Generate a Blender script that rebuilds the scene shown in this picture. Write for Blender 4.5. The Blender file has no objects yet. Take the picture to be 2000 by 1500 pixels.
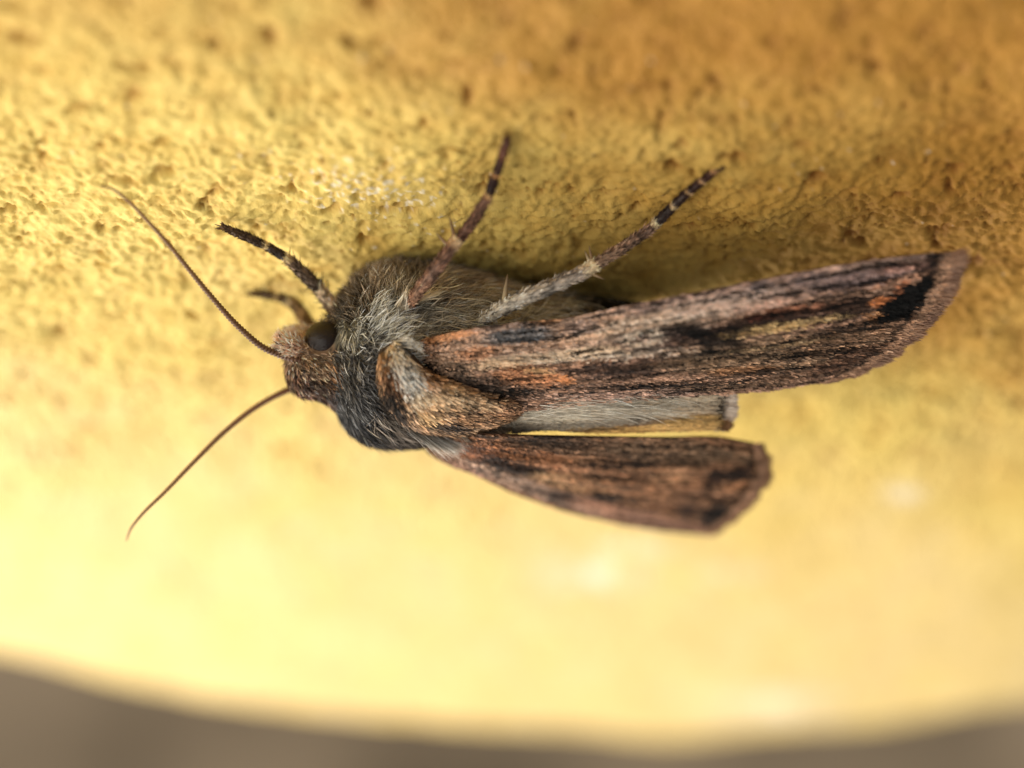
import bpy, math
import numpy as np
from mathutils import Matrix, Vector
from mathutils.bvhtree import BVHTree

# ------------------------------------------------------------------ frame of the place
# wall coordinates in millimetres: u runs down the wall (picture right), v along the wall away from
# the lens, n out of the wall.  World metres: x = n, y = -v, z = 1.4 m - u (the wall is vertical).
ELEV, DIST, F = math.radians(28.0), 90.0, 4500.0
RIGHT = np.array([1.0, 0, 0])
DOWN = np.array([0, math.sin(ELEV), math.cos(ELEV)])
TOCAM = np.array([0, -math.cos(ELEV), math.sin(ELEV)])
CAM = DIST * TOCAM

def W(p):
    p = np.asarray(p, float)
    return np.stack([p[..., 2], -p[..., 1], 1400.0 - p[..., 0]], -1) * 0.001

def Wd(d):
    d = np.asarray(d, float)
    return np.stack([d[..., 2], -d[..., 1], -d[..., 0]], -1)

def ray(px, py):
    return RIGHT * (px - 1000) / F + DOWN * (py - 750) / F - TOCAM

def P(px, py, n=None, dist=None, v=None):
    d = ray(px, py)
    if n is not None: k = (n - CAM[2]) / d[2]
    elif v is not None: k = (v - CAM[1]) / d[1]
    else: k = dist / np.linalg.norm(d)
    return CAM + d * k

def project(p):
    q = np.asarray(p) - CAM
    z = -(q @ TOCAM)
    return np.stack([1000 + F * (q @ RIGHT) / z, 750 + F * (q @ DOWN) / z], -1)

scene = bpy.context.scene
col = scene.collection

# ------------------------------------------------------------------ camera, world, lamps, exposure
cam_data = bpy.data.cameras.new('camera')
cam = bpy.data.objects.new('camera', cam_data); col.objects.link(cam)
r, up, t = Wd(RIGHT), Wd(-DOWN), Wd(TOCAM)
m = Matrix.Identity(4)
for i in range(3):
    m[i][0], m[i][1], m[i][2] = r[i], up[i], t[i]
    m[i][3] = W(CAM)[i]
cam.matrix_world = m
cam_data.sensor_width = 36.0
cam_data.lens = 36.0 * F / 2000.0
cam_data.clip_start, cam_data.clip_end = 0.004, 50.0
cam_data.dof.use_dof = True
cam_data.dof.focus_distance = 0.0790
cam_data.dof.aperture_fstop = 17.5
scene.camera = cam

world = bpy.data.worlds.new('World'); scene.world = world
world.use_nodes = True
bg = world.node_tree.nodes['Background']
bg.inputs[0].default_value = (0.93, 0.98, 0.98, 1)
bg.inputs[1].default_value = 0.35

def area(name, at, target, size, power, colour):
    l = bpy.data.lights.new(name, 'AREA'); l.shape = 'DISK'; l.size = size; l.energy = power; l.color = colour
    o = bpy.data.objects.new(name, l); col.objects.link(o)
    a, b = Vector(W(at)), Vector(W(target))
    o.location = a
    o.rotation_euler = (b - a).to_track_quat('-Z', 'Y').to_euler()
    return o
area('key_lamp', (-100, -40, 85), (-8, -5, 0), 0.110, 0.125, (1.0, 0.93, 0.80))
area('far_lamp', (-85, 100, 82), (-10, 25, 0), 0.110, 0.315, (1.0, 0.95, 0.87))  # added lamp at the far left, brightens the lower wall

vs = scene.view_settings
vs.view_transform = 'Standard'; vs.look = 'None'; vs.exposure = 0.16; vs.gamma = 1.0
scene.cycles.max_bounces = 6

# ------------------------------------------------------------------ helpers
rng = np.random.default_rng(7)

def lin(c, gain=1.0):
    c = np.asarray(c, float) / 255.0
    c = c.mean(-1, keepdims=True) * 0.22 + c * 0.78
    return np.where(c <= 0.04045, c / 12.92, ((c + 0.055) / 1.055) ** 2.4) * gain

def mesh(name, verts_mm, faces, mat, parent=None, colours=None, smooth=True, kind=None):
    """faces: list of integer arrays, each (M,3) or (M,4)"""
    me = bpy.data.meshes.new(name)
    v = W(verts_mm)
    me.vertices.add(len(v)); me.vertices.foreach_set('co', v.astype(np.float32).ravel())
    if not isinstance(faces, list): faces = [faces]
    loops = np.concatenate([f.ravel() for f in faces]).astype(np.int32)
    tot = np.concatenate([np.full(len(f), f.shape[1]) for f in faces]).astype(np.int32)
    st = np.concatenate([[0], np.cumsum(tot)[:-1]]).astype(np.int32)
    me.loops.add(len(loops)); me.loops.foreach_set('vertex_index', loops)
    me.polygons.add(len(tot)); me.polygons.foreach_set('loop_start', st); me.polygons.foreach_set('loop_total', tot)
    me.update(calc_edges=True)
    me.polygons.foreach_set('use_smooth', np.full(len(tot), smooth))
    if colours is not None:
        a = me.color_attributes.new('pigment', 'FLOAT_COLOR', 'POINT')
        c = np.ones((len(v), 4), np.float32); c[:, :3] = np.clip(colours, 0, 1)
        a.data.foreach_set('color', c.ravel())
    me.validate()
    o = bpy.data.objects.new(name, me); col.objects.link(o)
    me.materials.append(mat)
    if parent is not None:
        o.parent = parent
        o.matrix_parent_inverse = parent.matrix_world.inverted() if parent.type == 'EMPTY' else Matrix.Identity(4)
    if kind: o['kind'] = kind
    return o

def gridfaces(nu, nv, wrap=False):
    i = np.arange(nu - 1)[:, None]; j = np.arange(nv if wrap else nv - 1)[None, :]
    j2 = (j + 1) % nv
    return np.stack([i * nv + j, i * nv + j2, (i + 1) * nv + j2, (i + 1) * nv + j], -1).reshape(-1, 4)

def _hash(ix, iy, seed):
    h = (ix.astype(np.int64) * 374761393 + iy.astype(np.int64) * 668265263 + seed * 974634131) & 0xFFFFFFFF
    h = ((h ^ (h >> 13)) * 1274126177) & 0xFFFFFFFF
    return (h ^ (h >> 16)) & 0xFFFFFFFF

def noise(x, y, seed=0):
    x0, y0 = np.floor(x), np.floor(y)
    fx, fy = x - x0, y - y0
    sx, sy = fx * fx * fx * (fx * (fx * 6 - 15) + 10), fy * fy * fy * (fy * (fy * 6 - 15) + 10)
    def g(ix, iy, dx, dy):
        a = _hash(ix, iy, seed) / 4294967296.0 * 2 * np.pi
        return np.cos(a) * dx + np.sin(a) * dy
    n00 = g(x0, y0, fx, fy); n10 = g(x0 + 1, y0, fx - 1, fy)
    n01 = g(x0, y0 + 1, fx, fy - 1); n11 = g(x0 + 1, y0 + 1, fx - 1, fy - 1)
    a = n00 + sx * (n10 - n00); b = n01 + sx * (n11 - n01)
    return (a + sy * (b - a)) * 1.5

def fbm(x, y, oct=4, seed=0):
    s, a, f = 0, 1.0, 1.0
    for o in range(oct):
        s = s + a * noise(x * f + 17.3 * o, y * f - 9.1 * o, seed + o); a *= 0.5; f *= 2.03
    return s

def sstep(x, a, b):
    k = np.clip((x - a) / (b - a), 0, 1); return k * k * (3 - 2 * k)

def spline(pts, k):
    """Catmull-Rom through pts (N,d) sampled at k in [0,1], by chord length"""
    pts = np.asarray(pts, float); k = np.asarray(k, float)
    d = np.concatenate([[0], np.cumsum(np.linalg.norm(np.diff(pts, axis=0), axis=1))]); d /= d[-1]
    tan = np.gradient(pts, d, axis=0)
    i = np.clip(np.searchsorted(d, k, side='right') - 1, 0, len(pts) - 2)
    h = (d[i + 1] - d[i]); x = ((k - d[i]) / h)[..., None]; h = h[..., None]
    return ((2*x**3 - 3*x**2 + 1) * pts[i] + (x**3 - 2*x**2 + x) * h * tan[i]
            + (-2*x**3 + 3*x**2) * pts[i+1] + (x**3 - x**2) * h * tan[i+1])

def unit(a):
    return a / np.maximum(np.linalg.norm(a, axis=-1, keepdims=True), 1e-9)

def principled(name):
    mt = bpy.data.materials.new(name); mt.use_nodes = True
    nt = mt.node_tree
    return mt, nt, nt.nodes['Principled BSDF']

def pigment_mat(name, rough=0.6, spec=0.3, noise_scale=None, amount=0.25, sheen=0.0):
    mt, nt, b = principled(name)
    a = nt.nodes.new('ShaderNodeAttribute'); a.attribute_name = 'pigment'
    b.inputs['Roughness'].default_value = rough
    b.inputs['Specular IOR Level'].default_value = spec
    b.inputs['Sheen Weight'].default_value = sheen
    if noise_scale:
        tc = nt.nodes.new('ShaderNodeTexCoord'); nz = nt.nodes.new('ShaderNodeTexNoise')
        nz.inputs['Scale'].default_value = noise_scale; nz.inputs['Detail'].default_value = 3
        mr = nt.nodes.new('ShaderNodeMapRange'); mr.inputs[3].default_value = 1 - amount; mr.inputs[4].default_value = 1 + amount
        mx = nt.nodes.new('ShaderNodeMix'); mx.data_type = 'RGBA'; mx.blend_type = 'MULTIPLY'; mx.inputs[0].default_value = 1
        nt.links.new(tc.outputs['Object'], nz.inputs['Vector']); nt.links.new(nz.outputs['Fac'], mr.inputs[0])
        nt.links.new(a.outputs['Color'], mx.inputs[6]); nt.links.new(mr.outputs[0], mx.inputs[7])
        nt.links.new(mx.outputs[2], b.inputs['Base Color'])
    else:
        nt.links.new(a.outputs['Color'], b.inputs['Base Color'])
    return mt

M_FUR = pigment_mat('moth_fur', 0.6, 0.2)
M_SCALE = pigment_mat('wing_scales', 0.65, 0.15)
M_SKIN = pigment_mat('moth_cuticle', 0.6, 0.3, 3000, 0.3)
M_LEG = pigment_mat('leg_cuticle', 0.5, 0.4, 6000, 0.35)
M_ANT = pigment_mat('antenna_cuticle', 0.45, 0.4, 4000, 0.2)

M_EYE, nt, b = principled('compound_eye')
b.inputs['Base Color'].default_value = (0.013, 0.006, 0.004, 1)
b.inputs['Roughness'].default_value = 0.22
b.inputs['Specular IOR Level'].default_value = 0.4
tc = nt.nodes.new('ShaderNodeTexCoord'); vo = nt.nodes.new('ShaderNodeTexVoronoi'); vo.inputs['Scale'].default_value = 26000
bp = nt.nodes.new('ShaderNodeBump'); bp.inputs['Strength'].default_value = 0.9; bp.inputs['Distance'].default_value = 0.00002
nt.links.new(tc.outputs['Object'], vo.inputs['Vector']); nt.links.new(vo.outputs['Distance'], bp.inputs['Height'])
nt.links.new(bp.outputs['Normal'], b.inputs['Normal'])

# ------------------------------------------------------------------ the yellow wall
def edge_v(u):
    x = np.clip(u, -60, 60)
    return 46.5 - 0.0165 * np.where(x < 7, x - 7, 0) ** 2 * (1 / (1 + np.abs(x - 7) / 60)) - 0.017 * np.where(x > 7, x - 7, 0) ** 2 * (1 / (1 + np.abs(x - 7) / 40)) + 1.3 * noise(x / 9.0, x * 0 + .4, 91)

def steps(parts):
    out = [np.arange(a, b, h) for a, b, h in parts]
    return np.concatenate(out + [[parts[-1][1]]])
gu = steps([(-160, -40, 4), (-40, -24, 0.3), (-24, 24, 0.085), (24, 40, 0.3), (40, 160, 4)])
gv = steps([(-130, -40, 4), (-40, -26, 0.4), (-26, -18, 0.13), (-18, 2, 0.085), (2, 16, 0.16), (16, 46, 0.24), (46, 70, 2), (70, 170, 10)])
U, V = np.meshgrid(gu, gv, indexing='ij')
def wall_height(U, V):
    wu, wv = U + 0.35 * noise(U / 1.7, V / 1.7, 41), V + 0.35 * noise(U / 1.7, V / 1.7, 42)
    h = 0.30 * fbm(wu / 6.0, wv / 6.0, 2, 1)
    lum = fbm(wu / 1.25 + wv * .25, wv / 1.25, 2, 5)
    h += 0.085 * lum
    fl = fbm(wu / 0.42, wv / 0.36, 4, 9)
    fl2 = fbm(wu / 0.30, wv / 0.16, 2, 19)
    h += 0.07 * np.floor(fl * 3.0 + 0.5) / 3.0 + 0.03 * fl + 0.06 * fl2 + 0.07 * sstep(noise(wu / 0.27, wv / 0.27, 171), .22, .5) * sstep(noise(wu / 1.9, wv / 1.9, 173), -.2, .3)
    pit = sstep(fbm(wu / 0.95 + wv * .2 + 40, wv / 1.2, 5, 14), 0.34, 1.05)
    pin = sstep(noise(wu / 0.22, wv / 0.25, 23), 0.50, 0.68) * sstep(noise(wu / 2.2, wv / 2.2, 29), 0.0, 0.35)
    cr_ = (1 - sstep(np.abs(noise(wu / 0.8 + 5, wv / 0.45, 47)), 0.0, 0.06)) * sstep(noise(wu / 1.4, wv / 1.1, 49), 0.10, 0.32)
    h -= 0.26 * pit + 0.14 * pin + 0.10 * cr_
    return h, np.clip(0.75 * pit + 0.8 * pin + 0.6 * cr_ + 0.22 * sstep(-lum, 0.05, 0.7), 0, 1)
Hn, dirt = wall_height(U, V)
worn = 1 - 0.55 * sstep(V + 3 * noise(U / 9, V / 9, 131), 0, 14)
Hn, dirt = Hn * worn, dirt * worn
R = 7.0
E = edge_v(U)
w = V - E
ang = np.clip((w + R) / R, 0, math.pi / 2)
past = np.maximum(w + R - R * math.pi / 2, 0)
VV = np.where(w < -R, V, E - R + R * np.sin(ang))
NN = np.where(w < -R, 0.0, -R * (1 - np.cos(ang))) - past
VV = VV + Hn * np.sin(ang); NN = NN + Hn * np.cos(ang)
wall_pts = np.stack([U, VV, NN], -1).reshape(-1, 3)

M_WALL, nt, b = principled('yellow_painted_render')
tc = nt.nodes.new('ShaderNodeTexCoord')
def ntex(scale, detail=4, rough=0.55):
    n = nt.nodes.new('ShaderNodeTexNoise'); n.inputs['Scale'].default_value = scale
    n.inputs['Detail'].default_value = detail; n.inputs['Roughness'].default_value = rough
    nt.links.new(tc.outputs['Object'], n.inputs['Vector']); return n
def ramp(src, stops):
    rp = nt.nodes.new('ShaderNodeValToRGB'); e = rp.color_ramp.elements
    while len(e) < len(stops): e.new(0.5)
    for k, (p, c) in enumerate(stops):
        e[k].position = p; e[k].color = (*c, 1) if not np.isscalar(c) else (c, c, c, 1)
    nt.links.new(src, rp.inputs[0]); return rp
def mix(fac, a, b_, blend='MIX'):
    mx = nt.nodes.new('ShaderNodeMix'); mx.data_type = 'RGBA'; mx.blend_type = blend
    if np.isscalar(fac): mx.inputs[0].default_value = fac
    else: nt.links.new(fac, mx.inputs[0])
    nt.links.new(a, mx.inputs[6]); nt.links.new(b_, mx.inputs[7]); return mx.outputs[2]
big = ramp(ntex(60, 2).outputs['Fac'], [(0.35, (0.72, 0.505, 0.120)), (0.65, (0.77, 0.57, 0.165))])
mid = ramp(ntex(700, 4).outputs['Fac'], [(0.30, (0.66, 0.41, 0.085)), (0.5, (0.75, 0.54, 0.145)), (0.72, (0.80, 0.62, 0.195))])
c = mix(0.55, big.outputs[0], mid.outputs[0])
grime = ramp(ntex(1500, 5, 0.7).outputs['Fac'], [(0.60, 1.0), (0.74, (0.62, 0.48, 0.33))])
c = mix(0.8, c, grime.outputs[0], 'MULTIPLY')
nt.links.new(c, b.inputs['Base Color'])
b.inputs['Roughness'].default_value = 0.7
b.inputs['Specular IOR Level'].default_value = 0.25
bp = nt.nodes.new('ShaderNodeBump'); bp.inputs['Strength'].default_value = 0.6; bp.inputs['Distance'].default_value = 0.00006
nt.links.new(ntex(7000, 4, 0.6).outputs['Fac'], bp.inputs['Height']); nt.links.new(bp.outputs['Normal'], b.inputs['Normal'])
att = nt.nodes.new('ShaderNodeAttribute'); att.attribute_name = 'pigment'
sep = nt.nodes.new('ShaderNodeSeparateColor'); nt.links.new(att.outputs['Color'], sep.inputs[0])
def flat(cc):
    g = nt.nodes.new('ShaderNodeRGB'); g.outputs[0].default_value = (*cc, 1); return g.outputs[0]
c = mix(sep.outputs[1], c, mix(0.92, c, flat((0.41, 0.18, 0.022))))          # ochre tint paints in the light falloff towards the upper right
c = mix(sep.outputs[0], c, mix(1.0, c, flat((0.47, 0.31, 0.16)), 'MULTIPLY'))  # dirt in pits and cracks
ba = nt.nodes.new('ShaderNodeAttribute'); ba.attribute_name = 'overlit'
c = mix(ba.outputs['Fac'], c, mix(0.7, c, flat((0.81, 0.615, 0.32))))             # overexposed brightness painted in as paler colour towards the corner
c = mix(sep.outputs[2], c, flat((0.90, 0.84, 0.72)))                           # pale flecks, and blurred highlights painted as colour
nt.links.new(c, b.inputs['Base Color'])
dim_ochre = sstep(U * 0.8 - V * 1.0 + 8 * fbm(U / 13, V / 13, 4, 101), 3, 29)
qw = project(np.stack([U, V, U * 0], -1).reshape(-1, 3)).reshape(*U.shape, 2)
zone = np.exp(-((qw[..., 0] - 730 - .9 * (qw[..., 1] - 370)) / 170) ** 2 - ((qw[..., 1] - 370) / 80) ** 2)
fleck_glint = sstep(fbm(U / 0.26, V / 0.30, 3, 111) + 0.85 * zone, 0.95, 1.25) * .6
for cx, cy, rx, ry in [(1762, 962, 36, 16), (1232, 1062, 60, 18), (1150, 1125, 90, 26), (1500, 1376, 120, 24), (1420, 1120, 50, 14)]:  # soft out-of-focus highlights painted into the wall colour
    fleck_glint = np.maximum(fleck_glint, .75 * np.clip(.7 + .8 * fbm(U / 1.2, V / 2.0, 3, 161), 0, 1) * np.exp(-((qw[..., 0] - cx) / rx) ** 2 - ((qw[..., 1] - cy) / ry) ** 2) * (V > -8))
wall = mesh('wall', wall_pts, gridfaces(len(gu), len(gv)), M_WALL, kind='structure', colours=np.stack([dirt, dim_ochre, fleck_glint], -1).reshape(-1, 3))
bl = wall.data.attributes.new('overlit', 'FLOAT', 'POINT')
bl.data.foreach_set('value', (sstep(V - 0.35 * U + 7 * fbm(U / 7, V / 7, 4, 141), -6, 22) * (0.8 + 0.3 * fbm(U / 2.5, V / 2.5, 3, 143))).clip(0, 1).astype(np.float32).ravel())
wall['label'] = 'rough yellow painted wall the moth clings to'

# brown background past the wall's corner
M_BACK, nt, b = principled('brown_plaster')
tc = nt.nodes.new('ShaderNodeTexCoord')
bc = ramp(ntex(22, 3).outputs['Fac'], [(0.36, (0.32, 0.225, 0.14)), (0.64, (0.70, 0.50, 0.32))])
nt.links.new(bc.outputs[0], b.inputs['Base Color']); b.inputs['Roughness'].default_value = 0.8
bu, bv = np.meshgrid(np.linspace(-700, 700, 60), np.linspace(-900, 500, 60), indexing='ij')
bd = 12 * fbm(bu / 150, bv / 150, 3, 77)
back = mesh('background_wall', np.stack([bu, 420 + bd, bv], -1).reshape(-1, 3), gridfaces(60, 60), M_BACK, kind='structure')
back['label'] = 'blurred brown wall beyond the yellow corner'

# ------------------------------------------------------------------ the moth
moth = bpy.data.objects.new('moth', None); col.objects.link(moth)
moth.location = W(P(740, 700, n=0.0)); moth.empty_display_size = 0.003
moth['label'] = 'brown furry moth with streaked wings clinging to the yellow wall'
moth['category'] = 'moth'
bpy.context.view_layer.update()

# body: one continuous surface, lofted rings (px, py, radius px)
RINGS = [(556, 716, 4), (560, 716, 24), (572, 715, 46), (590, 713, 60), (612, 710, 66), (634, 710, 74), (654, 711, 90),
         (676, 711, 124), (702, 707, 150), (735, 702, 166), (775, 700, 171), (830, 698, 170), (900, 700, 162),
         (1000, 700, 138), (1100, 694, 122), (1200, 690, 108), (1270, 690, 88), (1320, 692, 54), (1345, 694, 5)]
NA, NS = 72, 150
def axis_v(px): return -8.5 + (px - 600) / 1000.0 * 3.0
ctr = np.array([P(x, y, v=axis_v(x)) for x, y, _ in RINGS])
rad = np.array([rr * np.linalg.norm(cc - CAM) / F for (_, _, rr), cc in zip(RINGS, ctr)])
ks = np.linspace(0, 1, NS)
cr = spline(np.concatenate([ctr, rad[:, None]], 1), ks)
C3, Rr = cr[:, :3], np.maximum(cr[:, 3], 0.05)
T = unit(np.gradient(C3, axis=0))
Tm = unit(T.mean(0))
e1 = unit(DOWN - Tm * (DOWN @ Tm)); e2 = np.cross(Tm, e1)
if e2 @ TOCAM < 0: e2 = -e2
th = np.linspace(0, 2 * np.pi, NA, endpoint=False)     # 0 = picture down, 90 deg = towards the lens
Nb = np.cos(th)[:, None] * e1 + np.sin(th)[:, None] * e2
lump = 1 + 0.03 * noise(np.repeat(ks[:, None] * 14, NA, 1), np.repeat((np.sin(th) * 2.2 + 3)[None], NS, 0), 3)
flat = 1 - 0.12 * (np.sin(th)[None] ** 2) * 0
body_pts = C3[:, None] + Nb[None] * (Rr[:, None] * lump * flat)[..., None]
bp2 = project(body_pts.reshape(-1, 3))

def blend_patches(q, patches, jitter, base=None, sel=True):
    """pick one patch for each point q (N,2), weighted by closeness"""
    ws = []
    for p in patches:
        a = math.radians(p.get('a', 0)); dx, dy = q[:, 0] - p['x'], q[:, 1] - p['y']
        x = (dx * math.cos(a) + dy * math.sin(a)) / p['rx']; y = (-dx * math.sin(a) + dy * math.cos(a)) / p['ry']
        ws.append(np.exp(-(x * x + y * y)) * p.get('w', 1))
    ws = np.array(ws) + 1e-9
    ws = ws ** jitter
    cum = np.cumsum(ws, 0); cum /= cum[-1]
    return (rng.random(len(q))[None] < cum).argmax(0)

def fp(x, y, rx, ry, c, l, d, lift, w=1, c2=None):
    return dict(x=x, y=y, rx=rx, ry=ry, c=c, c2=c2 or c, l=l, d=d, lift=lift, w=w)
FUR = [
    fp(575, 735, 30, 30, (150, 100, 72), .26, (.5, .5), .5), fp(590, 765, 30, 25, (124, 84, 64), .30, (.5, .7), .5),
    fp(605, 715, 28, 22, (148, 112, 74), .25, (.6, .4), .5), fp(640, 735, 22, 28, (160, 110, 66), .40, (.9, .3), .3),
    fp(590, 740, 40, 40, (40, 28, 22), .3, (.6, .5), .5, w=.7), fp(600, 725, 40, 40, (214, 172, 128), .26, (.6, .4), .5, w=1.1), fp(625, 770, 25, 30, (92, 64, 48), .40, (.8, .7), .5), fp(600, 690, 30, 20, (196, 150, 112), .25, (-.5, -.2), .5),
    fp(675, 720, 26, 40, (78, 72, 66), .55, (.9, .5), .4, c2=(128, 120, 108)), fp(700, 750, 34, 45, (56, 54, 54), .62, (.95, .4), .35, c2=(104, 100, 96)),
    fp(668, 790, 40, 34, (74, 73, 74), .60, (.8, .6), .35, c2=(124, 120, 114)), fp(660, 835, 40, 40, (44, 44, 47), .50, (.8, .5), .25, c2=(92, 90, 90)),
    fp(715, 850, 45, 40, (16, 15, 15), .60, (.95, .3), .2, c2=(52, 48, 46), w=2.2), fp(790, 870, 60, 30, (14, 12, 10), .80, (1, .2), .2, c2=(62, 50, 42), w=2.2),
    fp(760, 820, 40, 40, (96, 82, 68), .95, (.8, .7), .2, c2=(148, 128, 106)), fp(880, 875, 60, 30, (46, 34, 27), .8, (1, .1), .25, c2=(120, 84, 60)),
    fp(720, 685, 22, 40, (56, 52, 47), .5, (.8, -.2), .4, c2=(110, 102, 90)),
    fp(690, 650, 26, 30, (150, 144, 124), .55, (.6, .4), .4, c2=(204, 196, 172)), fp(740, 630, 34, 44, (128, 122, 104), .75, (.6, -.35), .45, c2=(196, 190, 168)),
    fp(700, 590, 34, 40, (58, 47, 35), .5, (-.6, -.7), 1.5, c2=(120, 100, 74)), fp(735, 545, 44, 36, (58, 48, 36), .62, (-.15, -1), 1.4, c2=(138, 116, 88)),
    fp(780, 580, 34, 44, (104, 90, 70), .8, (.3, -.8), .6, c2=(170, 152, 124)), fp(790, 520, 40, 30, (76, 62, 46), .75, (.2, -1), 1.2, c2=(150, 126, 96)),
    fp(830, 630, 60, 34, (86, 76, 60), 1.0, (1, -.25), .25, c2=(150, 138, 114)), fp(850, 560, 44, 34, (92, 76, 56), .9, (.8, -.6), .45, c2=(150, 128, 98)),
    fp(910, 545, 50, 30, (82, 66, 46), .9, (.95, -.3), .4, c2=(140, 116, 84)), fp(930, 600, 60, 28, (122, 108, 84), 1.1, (1, -.12), .3, c2=(178, 162, 130)),
    fp(1000, 625, 60, 26, (150, 140, 112), 1.3, (1, -.1), .25, c2=(206, 196, 164)), fp(1010, 570, 50, 28, (104, 86, 60), 1.0, (1, .1), .3, c2=(150, 128, 92)),
    fp(1080, 600, 40, 24, (140, 122, 88), 1.0, (1, .1), .2, c2=(190, 172, 130)), fp(1170, 590, 90, 34, (16, 14, 12), .30, (1, .1), .15, w=6, c2=(22, 18, 15)),
    fp(1170, 600, 80, 40, (190, 170, 136), .26, (1, .1), .15, w=3), fp(1250, 700, 120, 90, (104, 84, 62), .5, (1, 0), .2),
]
def colour_of(q, patches, jitter=1.0, tip=False):
    k = blend_patches(q, patches, jitter)
    return lin(np.array([p['c2' if tip else 'c'] for p in patches])[k])
body_col = colour_of(bp2, FUR, 2.0) * 0.35
cap0, cap1 = len(body_pts.reshape(-1, 3)), len(body_pts.reshape(-1, 3)) + 1
bverts = np.concatenate([body_pts.reshape(-1, 3), C3[:1], C3[-1:]])
ii = np.arange(NA); jj = (ii + 1) % NA
caps = np.concatenate([np.stack([np.full(NA, cap0), jj, ii], 1), np.stack([np.full(NA, cap1), (NS - 1) * NA + ii, (NS - 1) * NA + jj], 1)])
body = mesh('body', bverts, [gridfaces(NS, NA, True), caps], M_SKIN, moth, np.concatenate([body_col, body_col[:1], body_col[-1:]]))
bvh = BVHTree.FromPolygons([tuple(x) for x in bverts], [tuple(int(k) for k in f) for f in gridfaces(NS, NA, True)])
def on_body(px, py, off=0.0, fallback=None, los=False):
    d = unit(ray(px, py))
    hit, nrm, _, _ = bvh.ray_cast(Vector(CAM), Vector(d))
    if hit is None: return fallback if fallback is not None else P(px, py, v=axis_v(px))
    nn = np.array(nrm); nn = nn if nn @ d < 0 else -nn
    return np.array(hit) + (nn if not los else -d) * off

EYE_PX, EYE_R = (632, 662), 35.5

def hairs(name, root, direction, length, width, c0, c1, mat, parent, bend=None, seg=3):
    """tapered ribbons, one mesh"""
    n = len(root); direction = unit(direction)
    side = unit(np.cross(direction, rng.normal(size=(n, 3))))
    if bend is None: bend = unit(rng.normal(size=(n, 3))) * 0.25
    V_, C_ = [], []
    for k in range(seg):
        f = k / seg
        p = root + direction * (length * f)[:, None] + bend * (length * f * f)[:, None]
        wd = (width * (1 - 0.55 * f))[:, None] * side * 0.5
        V_ += [p - wd, p + wd]; cc = c0 + (c1 - c0) * f; C_ += [cc, cc]
    V_.append(root + direction * length[:, None] + bend * length[:, None]); C_.append(c1)
    K = 2 * seg + 1
    Vv = np.stack(V_, 1).reshape(-1, 3); Cc = np.stack(C_, 1).reshape(-1, 3)
    base = (np.arange(n) * K)[:, None]
    quads = np.concatenate([base + np.array([2*k, 2*k+1, 2*k+3, 2*k+2]) for k in range(seg - 1)])
    tris = base + np.array([2*seg-2, 2*seg-1, 2*seg])
    return mesh(name, Vv, [quads, tris], mat, parent, Cc, True, 'stuff')

def scatter_body(n, kmin=0.0, kmax=1.0):
    seglen = np.linalg.norm(np.diff(C3, axis=0), axis=1) * (Rr[:-1] + Rr[1:])
    cum = np.concatenate([[0], np.cumsum(seglen)]); cum /= cum[-1]
    s = np.interp(rng.random(n) * (kmax - kmin) + kmin, cum, ks)
    a = rng.random(n) * 2 * np.pi
    c = np.stack([np.interp(s, ks, C3[:, i]) for i in range(3)], 1); rr = np.interp(s, ks, Rr)
    nb = np.cos(a)[:, None] * e1 + np.sin(a)[:, None] * e2
    slope = np.interp(s, ks, np.gradient(Rr) / np.linalg.norm(np.gradient(C3, axis=0), axis=1))
    nt_ = unit(nb - Tm * np.clip(slope, -2.5, 2.5)[:, None])
    return c + nb * (rr * 0.99)[:, None], nt_, s

root, nb, s = scatter_body(80000)
q = project(root)
facing = (nb @ TOCAM) > -0.2
near_eye = (((q[:, 0] - EYE_PX[0]) / (EYE_R * .92)) ** 2 + ((q[:, 1] - EYE_PX[1]) / (EYE_R * .92)) ** 2 < 1.0) & facing
keep = (~near_eye) & (root[:, 2] > 0.05)
root, nb, q = root[keep], nb[keep], q[keep]
k = blend_patches(q, FUR, 1.3)
clump = fbm(root[:, 0] * 2.2, root[:, 1] * 2.2 + root[:, 2] * 1.7, 2, 61)
d2 = np.array([p['d'] for p in FUR], float)[k]
ang = rng.normal(0, 0.28, len(k)) + clump * 0.7
d2 = np.stack([d2[:, 0] * np.cos(ang) - d2[:, 1] * np.sin(ang), d2[:, 0] * np.sin(ang) + d2[:, 1] * np.cos(ang)], 1)
d3 = d2[:, :1] * RIGHT + d2[:, 1:] * DOWN
d3 = unit(d3 - nb * (d3 * nb).sum(1, keepdims=True)) + nb * (np.array([p['lift'] for p in FUR])[k] * (0.6 + 0.8 * rng.random(len(k))))[:, None]
ln = np.array([p['l'] for p in FUR])[k] * (0.6 + 0.7 * rng.random(len(k)))
br = np.exp(rng.normal(-.08, 0.62, len(k)) + clump * 0.9)[:, None] * np.array([0.97, 1.0, 1.08])
c0 = lin(np.array([p['c'] for p in FUR])[k]) * br * 0.8
c1 = lin(np.array([p['c2'] for p in FUR])[k]) * br * 1.12
bel = np.array([1.7 if (p['y'] < 645 and p['x'] > 730 and p['c'][0] > 20) else 1.0 for p in FUR])[k][:, None]
c0, c1 = c0 * bel, c1 * bel
wd = 0.020 + 0.024 * rng.random(len(k))
hairs('fur', root, d3, ln, wd, c0, c1, M_FUR, body, bend=unit(np.cross(nb, d3)) * rng.normal(0, 0.18, len(k))[:, None] - nb * 0.10)

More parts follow.
